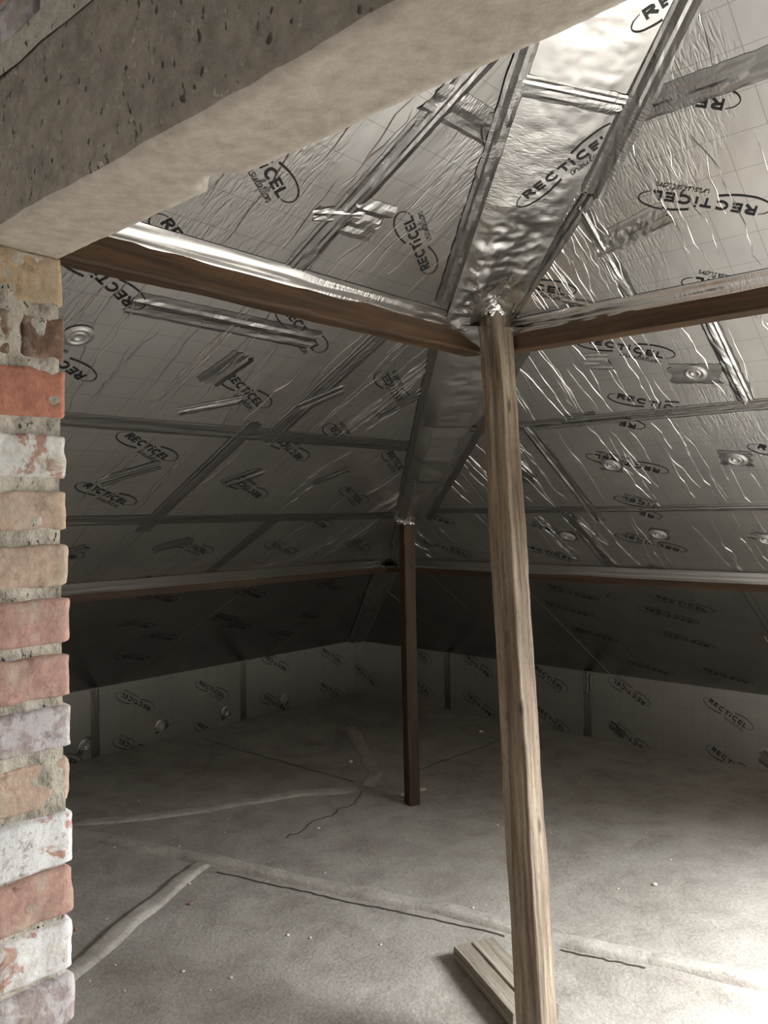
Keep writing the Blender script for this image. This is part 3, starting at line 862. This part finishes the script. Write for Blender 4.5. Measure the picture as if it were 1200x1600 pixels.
# foil flashing strips closing the gap above each purlin
def flash(A, B, C_, D_, name, parent, n, amp, rows=10, seg=90, mat=None):
    vs, fs, uvs = [], [], []; r = random.random()*40
    L = (B-A).length
    for i in range(seg+1):
        a = A.lerp(B, i/seg); b = C_.lerp(D_, i/seg)
        for j in range(rows+1):
            t = j/rows
            k = noise.noise(Vector((t*7, r, i/seg*L*.8))) + .5*noise.noise(Vector((t*4, r+3, i/seg*L*7)))
            e = 1 if 0 < j < rows else 0
            vs.append(a.lerp(b, t) + n*(amp*(1+4*max(0, 1-i/seg*L/.45))*(k + (.8*noise.noise(Vector((t*9, r, i/seg*L*22))) if i/seg*L < .5 else 0))*e + .002)); uvs.append((i/seg*L, t*.06))
    for i in range(seg):
        for j in range(rows): q = i*(rows+1)+j; fs.append((q, q+1, q+rows+2, q+rows+1))
    o = ob(name, vs, fs, mat or M['foil_crumple'], parent, uvs, True)
    if sum((p.normal.dot(n) for p in o.data.polygons)) < 0: o.data.flip_normals()
    return o
ft = ZU+FACE_U-.008
nf = (eP*.8-eZ*.6).normalized(); ng = (eQ*.8-eZ*.6).normalized()
flash(W(P_UP-.004, 2.79, ft), W(P_UP-.004, 4.66, ft), tl(P_UP+.036, 2.79), tl(P_UP+.036, 4.66), 'foil_flashing', ceil_L, nf, .004)
flash(W(3.46, Q_UP-.004, ft-.006), W(7, Q_UP-.004, ft-.006), tr(3.46, Q_UP+.030), tr(7, Q_UP+.030), 'foil_flashing', ceil_R, ng, .005)
ft = ZLW+.04-.004
flash(W(P_LOW-.002, 1.36, ft), W(P_LOW-.002, 4.66, ft), tl(P_LOW+.045, 1.36), tl(P_LOW+.045, 4.66), 'foil_flashing', ceil_L, nf, .003)
flash(W(1.62, Q_LOW-.002, ft), W(8, Q_LOW-.002, ft), tr(1.62, Q_LOW+.04), tr(8, Q_LOW+.04), 'foil_flashing', ceil_R, ng, .003)

# posts
base = hit(841, 1650, 'F'); base.z = .045
top = W(3.435, 2.864, 2.33)
post = empty('timber_post', base)
tag(post, 'rough sawn timber post in front, leaning, with its right side brightly lit', 'post', 'posts under the hip')
timber('shaft', base, top, .088, .088, eQ, M['wood_post'], post, seg=90, jit=.0045, wane=.006, taper=.95)
bunch(top-eZ*.075, .062, .09, 'foil_wrap', post, 3)
b2 = hit(644, 1253, 'F'); b2.z = fz(b2)-.002
t2 = hit(640, 806, 'F', 1.597)
t2 = Vector((b2.x-.012, b2.y, 1.572))
post2 = empty('timber_post', b2)
tag(post2, 'slim dark timber post standing at the back under the hip', 'post', 'posts under the hip')
timber('shaft', b2, t2, .066, .066, Matrix.Rotation(math.radians(-24), 3, 'Z') @ eQ, M['wood_old'], post2, seg=60, jit=.003, wane=.004)
bunch(t2-eZ*.042, .05, .05, 'foil_wrap', post2, 8)

# sole plank on the floor
def plank():
    T = .05
    a = hit(709, 1478, 'F', T); b = hit(806, 1592, 'F', T)
    d = (b-a).normalized(); s = Vector((d.y, -d.x, 0))
    if s.x < 0: s = -s
    w, L = .16, .43
    root = empty('floor_plank', (a.x, a.y, 0))
    tag(root, 'short thick timber plank lying on the floor under the front post', 'plank')
    g = .002
    for k, (x0, x1) in enumerate(((0, w*.42-g), (w*.42+g, w))):
        c0 = a + s*(x0+x1)/2; c0.z = T/2+.002
        timber('plank_half', c0, c0+d*L, x1-x0, T-.002, s, M['wood_plank'], root, seg=24, jit=.003, wane=.006)
plank()

# ------------------------------------------------------------------ brick wall with the opening, and its lintel
PJ, QB, QF = 3.905, 4.645, 4.755          # jamb, back and front face of the half-brick wall
_j = hit(106, 800, 'F') if False else None
PO = 5.20                                   # far side of the opening
ZLI = 1.6 + .365                            # soffit
wall_F = empty('wall_front', W(PJ, QF, 0), kind='structure', label='old brick partition wall with an opening under a concrete lintel')
def rough_box(size, div, amp, r0, rnd):
    """brick-shaped mesh centred at the origin: rounded arrises, uneven faces"""
    bm = bmesh.new(); bmesh.ops.create_cube(bm, size=1)
    bmesh.ops.subdivide_edges(bm, edges=bm.edges, cuts=div, use_grid_fill=True)
    hs = Vector(size)/2; off = Vector((rnd, rnd*2, 3))
    for v in bm.verts:
        c = Vector((v.co.x*size[0], v.co.y*size[1], v.co.z*size[2]))
        rr = r0*(.7+.9*abs(noise.noise(c*30+off)))
        inner = Vector([max(-h+rr, min(h-rr, x)) for x, h in zip(c, hs)])
        d = c-inner
        if d.length > 1e-7: c = inner + d.normalized()*rr
        nv = (c-inner).normalized() if (c-inner).length > 1e-7 else Vector()
        k = noise.noise(c*24+off)*amp + noise.noise(c*70+off)*amp*.55 + min(0, noise.noise(c*14-off)+.25)*amp*2.2
        v.co = c + nv*k
    me = bpy.data.meshes.new('brick'); bm.to_mesh(me); bm.free()
    me.polygons.foreach_set('use_smooth', [True]*len(me.polygons))
    return me
# courses, read off the jamb: (top, bottom pixel at the jamb's back edge, material, set back)
courses = [(402, 482, 'brick_tan', .004), (497, 566, 'brick_brown', .003), (580, 657, 'brick_red', 0), (681, 748, 'brick_white', .001), (767, 829, 'brick_pale', .002),
           (850, 916, 'brick_pale', -.002), (933, 1004, 'brick_pink', -.003), (1020, 1087, 'brick_pink', -.004), (1099, 1165, 'brick_grey', -.006), (1182, 1254, 'brick_pale', .003),
           (1264, 1346, 'brick_painted', -.005), (1350, 1424, 'brick_pink', -.004), (1434, 1512, 'brick_painted', 0), (1519, 1592, 'brick_grey', -.006)]
DJ = (W(PJ, QB)-CAM).dot(Fw)
def zpix(y): return 1.6 - (y-802-4)*DJ/FPX
LB = .212
mats_r = ['brick_pink', 'brick_red', 'brick_tan', 'brick_pale', 'brick_grey', 'brick_brown']
def brick(p0, p1, z0, z1, mat, qoff=0, div=3, q0=None, q1=None):
    if q0 is None: q0, q1 = QB-.002, QF+.002
    sz = (p1-p0, q1-q0, z1-z0)
    me = rough_box(sz, div, .0028, .007, random.random()*50)
    me.materials.append(M[mat])
    c = W((p0+p1)/2, (q0+q1)/2+qoff, (z0+z1)/2)
    return obm('brick', me, frame(c, eP, eQ, eZ), wall_F)
rows = []
for k, (y0, y1, mt, sb) in enumerate(courses): rows.append((zpix(y1), zpix(y0), mt, sb))
z = rows[-1][0]-.012
while z > .03:
    rows.append((max(z-.063, -.02), z, random.choice(mats_r), random.uniform(-.005, .006))); z -= .075
for k, (z0, z1, mt, sb) in enumerate(rows):
    if mt == 'brick_brown' and k == 1:
        # two pieces with an open perpend
        brick(PJ-sb-LB, PJ-sb, z0, z1, mt, 0, 11, QB-.002, QB+.062); brick(PJ-sb-LB, PJ-sb, z0, z1, mt, 0, 11, QB+.074, QF+.002)
        p = PJ-sb-LB
    else:
        first = LB if k % 2 == 0 else LB*.5
        brick(PJ-sb-first, PJ-sb, z0, z1, mt, 0, 11); p = PJ-sb-first
    while p > PJ-.75:
        q = p-.011; brick(q-LB, q, z0+random.uniform(-.002, .002), z1, random.choice(mats_r)); p = q-LB
# mortar core: bedding recessed behind the brick faces
def mortar_block(name, p0, p1, q0, q1, zf0, zf1, cell=.012, amp=.004, parent=wall_F):
    """rough block; the p1 end (reveal) and both faces get relief"""
    vs, fs = [], []
    nz = max(2, int((zf1-zf0)/cell)); nq = max(2, int((q1-q0)/cell)); npp = max(2, int((p1-p0)/.06))
    def add(grid, na, nb):
        b = len(vs); vs.extend(grid)
        for i in range(na):
            for j in range(nb): a = b+i*(nb+1)+j; fs.append((a, a+1, a+nb+2, a+nb+1))
    def dn(v): return noise.noise(v*45)*amp + noise.noise(v*16)*amp*1.3
    g = []
    for i in range(nz+1):
        for j in range(nq+1):
            v = W(p1, q0+(q1-q0)*j/nq, zf0+(zf1-zf0)*i/nz); g.append(v+eP*dn(v))
    add(g, nz, nq)
    for q, s in ((q0, -1), (q1, 1)):
        g = []
        for i in range(nz+1):
            for j in range(npp+1):
                v = W(p0+(p1-p0)*j/npp, q, zf0+(zf1-zf0)*i/nz); e = 0 if j == npp else 1
                g.append(v+eQ*s*dn(v)*e + (eP*dn(v) if j == npp else Vector()))
        add(g, nz, npp)
    b = len(vs); vs.extend([W(p0, q0, zf1), W(p1, q0, zf1), W(p1, q1, zf1), W(p0, q1, zf1)]); fs.append((b, b+1, b+2, b+3))
    o = ob(name, vs, fs, M['mortar'], parent, None, True); return o
mortar_block('mortar_bed', PJ-.80, PJ-.006, QB+.007, QF-.007, -.02, ZLI-.004, .006, .0045)
# plain remainder of the wall (left of the jamb, right of the opening, above the lintel)
def wall_piece(pz, name='wall_core'):
    f = [W(p, QB+.006, z) for p, z in pz]; b = [W(p, QF-.006, z) for p, z in pz]; k = len(pz)
    o = ob(name, f+b, [tuple(range(k)), tuple(range(2*k-1, k-1, -1))]+[(i, i+k, (i+1) % k+k, (i+1) % k) for i in range(k)], M['mortar'], wall_F); fix_normals(o.data)
LT = ZLI+.195
wall_piece([(0.02, -.02), (PJ-.78, -.02), (PJ-.78, zL(PJ-.78)-.01), (.02, KNEE-.01)])
wall_piece([(PO, -.02), (PE-1.2, -.02), (PE-1.2, KNEE+SL*1.2-.02), (PE-1.2-.9, KNEE+SL*2.1-.02), (PA, zL(PA)-.45), (PO, zL(PO)-.01)])
wall_piece([(PJ-.78, LT+.02), (PO, LT+.02), (PO, zL(PO)-.01), (PJ-.78, zL(PJ-.78)-.01)])
z = LT+.022; k = 0
while z < LT+.5:
    p = PJ-.5+.1*(k % 2)
    while p < PO: brick(p, p+LB, z, z+.062, random.choice(mats_r)); p += LB+.011
    z += .075; k += 1
# the mortar joint above the lintel
mortar_block('mortar_bed', PJ-.3, PO, QB, QF+.008, LT-.012, LT+.026, .01, .003)

def lintel():
    p0, p1 = PJ-.25, PO+.25
    root_loc = W(p0, (QB+QF)/2, ZLI)
    NPp, NZ, NQ = 150, 22, 14
    vs, fs, mi = [], [], []
    H = LT-ZLI; T0, T1 = QB-.004, QF+.006
    def dn(v, a): return noise.noise(v*9)*a + noise.noise(v*28)*a*.6 + noise.noise(v*70)*a*.3
    def pt(p, s):      # s walks round the section: 0..1 soffit from back to front, 1..2 front upwards, 2..3 top, 3..4 back down
        if s <= 1: q, z = T0+(T1-T0)*s, ZLI
        elif s <= 2: q, z = T1, ZLI+H*(s-1)
        elif s <= 3: q, z = T1-(T1-T0)*(s-2), LT
        else: q, z = T0, LT-H*(s-3)
        return q, z
    ring = [i/NQ for i in range(NQ)] + [1+i/NZ for i in range(NZ)] + [2+i/NQ for i in range(NQ)] + [3+i/NZ for i in range(NZ)]
    N = len(ring)
    chip = hit(342, 289, 'F', ZLI); cp, cq = PQ(chip)
    for i in range(NPp+1):
        p = p0+(p1-p0)*i/NPp
        for s in ring:
            q, z = pt(p, s); v = W(p, q, z)
            cq_, cz_ = (T0+T1)/2, (ZLI+LT)/2
            out = Vector((0, 0, 0))
            if s <= 1: out = -eZ
            elif s < 2: out = eQ
            elif s <= 3: out = eZ
            else: out = -eQ
            a = .0012 if s < 1 else .003
            v = v + out*dn(v, a)
            corner = min(abs(s-k) for k in (0, 1, 2, 3, 4))
            if corner < .04:      # worn arris
                v += (W(p, cq_, cz_)-W(p, q, z)).normalized()*(.004+.004*abs(noise.noise(W(p, q, z)*18)))
            # chip out of the soffit's back arris
            dd = ((p-cp)/.030)**2 + ((q-QB)/.022)**2
            if dd < 1 and (s < .3 or s > 3.9): v += eZ*.014*(1-dd)**.5 + eQ*.006
            vs.append(v)
    for i in range(NPp):
        for j in range(N):
            fs.append((i*N+j, i*N+(j+1) % N, (i+1)*N+(j+1) % N, (i+1)*N+j)); mi.append(0 if ring[j] < 1 else 1)
    fs += [tuple(range(N-1, -1, -1)), tuple(NPp*N+j for j in range(N))]; mi += [1, 1]
    r = Vector(root_loc)
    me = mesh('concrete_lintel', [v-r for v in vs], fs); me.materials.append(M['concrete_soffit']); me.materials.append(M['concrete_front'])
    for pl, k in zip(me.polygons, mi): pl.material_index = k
    fix_normals(me); me.polygons.foreach_set('use_smooth', [True]*len(me.polygons))
    o = bpy.data.objects.new('concrete_lintel', me); COL.objects.link(o); o.location = r
    tag(o, 'pitted concrete lintel spanning the opening overhead, with a pale smooth soffit', 'lintel')
lintel()

# ------------------------------------------------------------------ rubble crumbs on the floor
def crumb(x, y, s, mat, label, group=None, name='mortar_crumb', flat=1.0, cat='crumb'):
    c = hit(x, y, 'F'); c.z = fz(c)
    bm = bmesh.new(); bmesh.ops.create_icosphere(bm, subdivisions=1, radius=1)
    for v in bm.verts: v.co = Vector((v.co.x*s*random.uniform(.7, 1.4), v.co.y*s*random.uniform(.6, 1.0), v.co.z*s*.6*flat*random.uniform(.7, 1.2)))
    me = bpy.data.meshes.new(name); bm.to_mesh(me); bm.free(); me.materials.append(mat)
    o = bpy.data.objects.new(name, me); COL.objects.link(o)
    o.location = (c.x, c.y, c.z+s*.45*flat); o.rotation_euler = (0, 0, random.uniform(0, 6))
    tag(o, label, cat, group)
crumb(548, 1191, .018, M['chip'], 'pale mortar chip beside the short ridge left of the back post', 'loose chips')
crumb(660, 1233, .028, M['chip'], 'flat white chip just right of the back post foot', 'loose chips', flat=.3)
crumb(1023, 1382, .013, M['chip'], 'pale chip alone on the bright floor right of the front post', 'loose chips')
crumb(299, 1412, .011, M['chip_red'], 'reddish chip in front of the junction of the mortar seams', 'loose chips')
crumb(118, 1452, .012, M['chip_red'], 'reddish chip on the floor close to the brick jamb', 'loose chips')
crumb(752, 1143, .016, M['chip'], 'pale chip on the dark floor behind the front post', 'loose chips')
crumb(631, 1243, .022, M['chip'], 'whitish lump of mortar against the left side of the back post foot', 'loose chips')
crumb(553, 1401, .012, M['chip'], 'pale flat chip next to the long mortar seam', 'loose chips', flat=.4)
crumb(498, 1294, .013, M['chip'], 'pale shaving between the crack and the long mortar seam', 'loose chips', flat=.3)
L_ = 'tiny pale crumb of mortar scattered on the screed floor'
for (x, y) in [(202, 1280), (218, 1250), (155, 1228), (152, 1258), (280, 1320), (178, 1323), (122, 1327), (296, 1380), (356, 1278), (352, 1300), (440, 1247), (484, 1466), (595, 1476), (195, 1548), (180, 1507), (287, 1518),
               (329, 1546), (140, 1531), (168, 1435), (507, 1362), (522, 1280), (755, 1270), (778, 1288), (683, 1284), (898, 1384), (1047, 1342), (1045, 1387), (965, 1387), (300, 1196), (138, 1229),
               (1085, 1327), (640, 1394), (740, 1420), (860, 1300), (580, 1244), (884, 1194), (362, 1528), (450, 1460), (1120, 1450), (1010, 1300)]:
    crumb(x+random.uniform(-1, 1), y, random.uniform(.004, .007), M['chip'], L_, 'tiny crumbs on the floor')
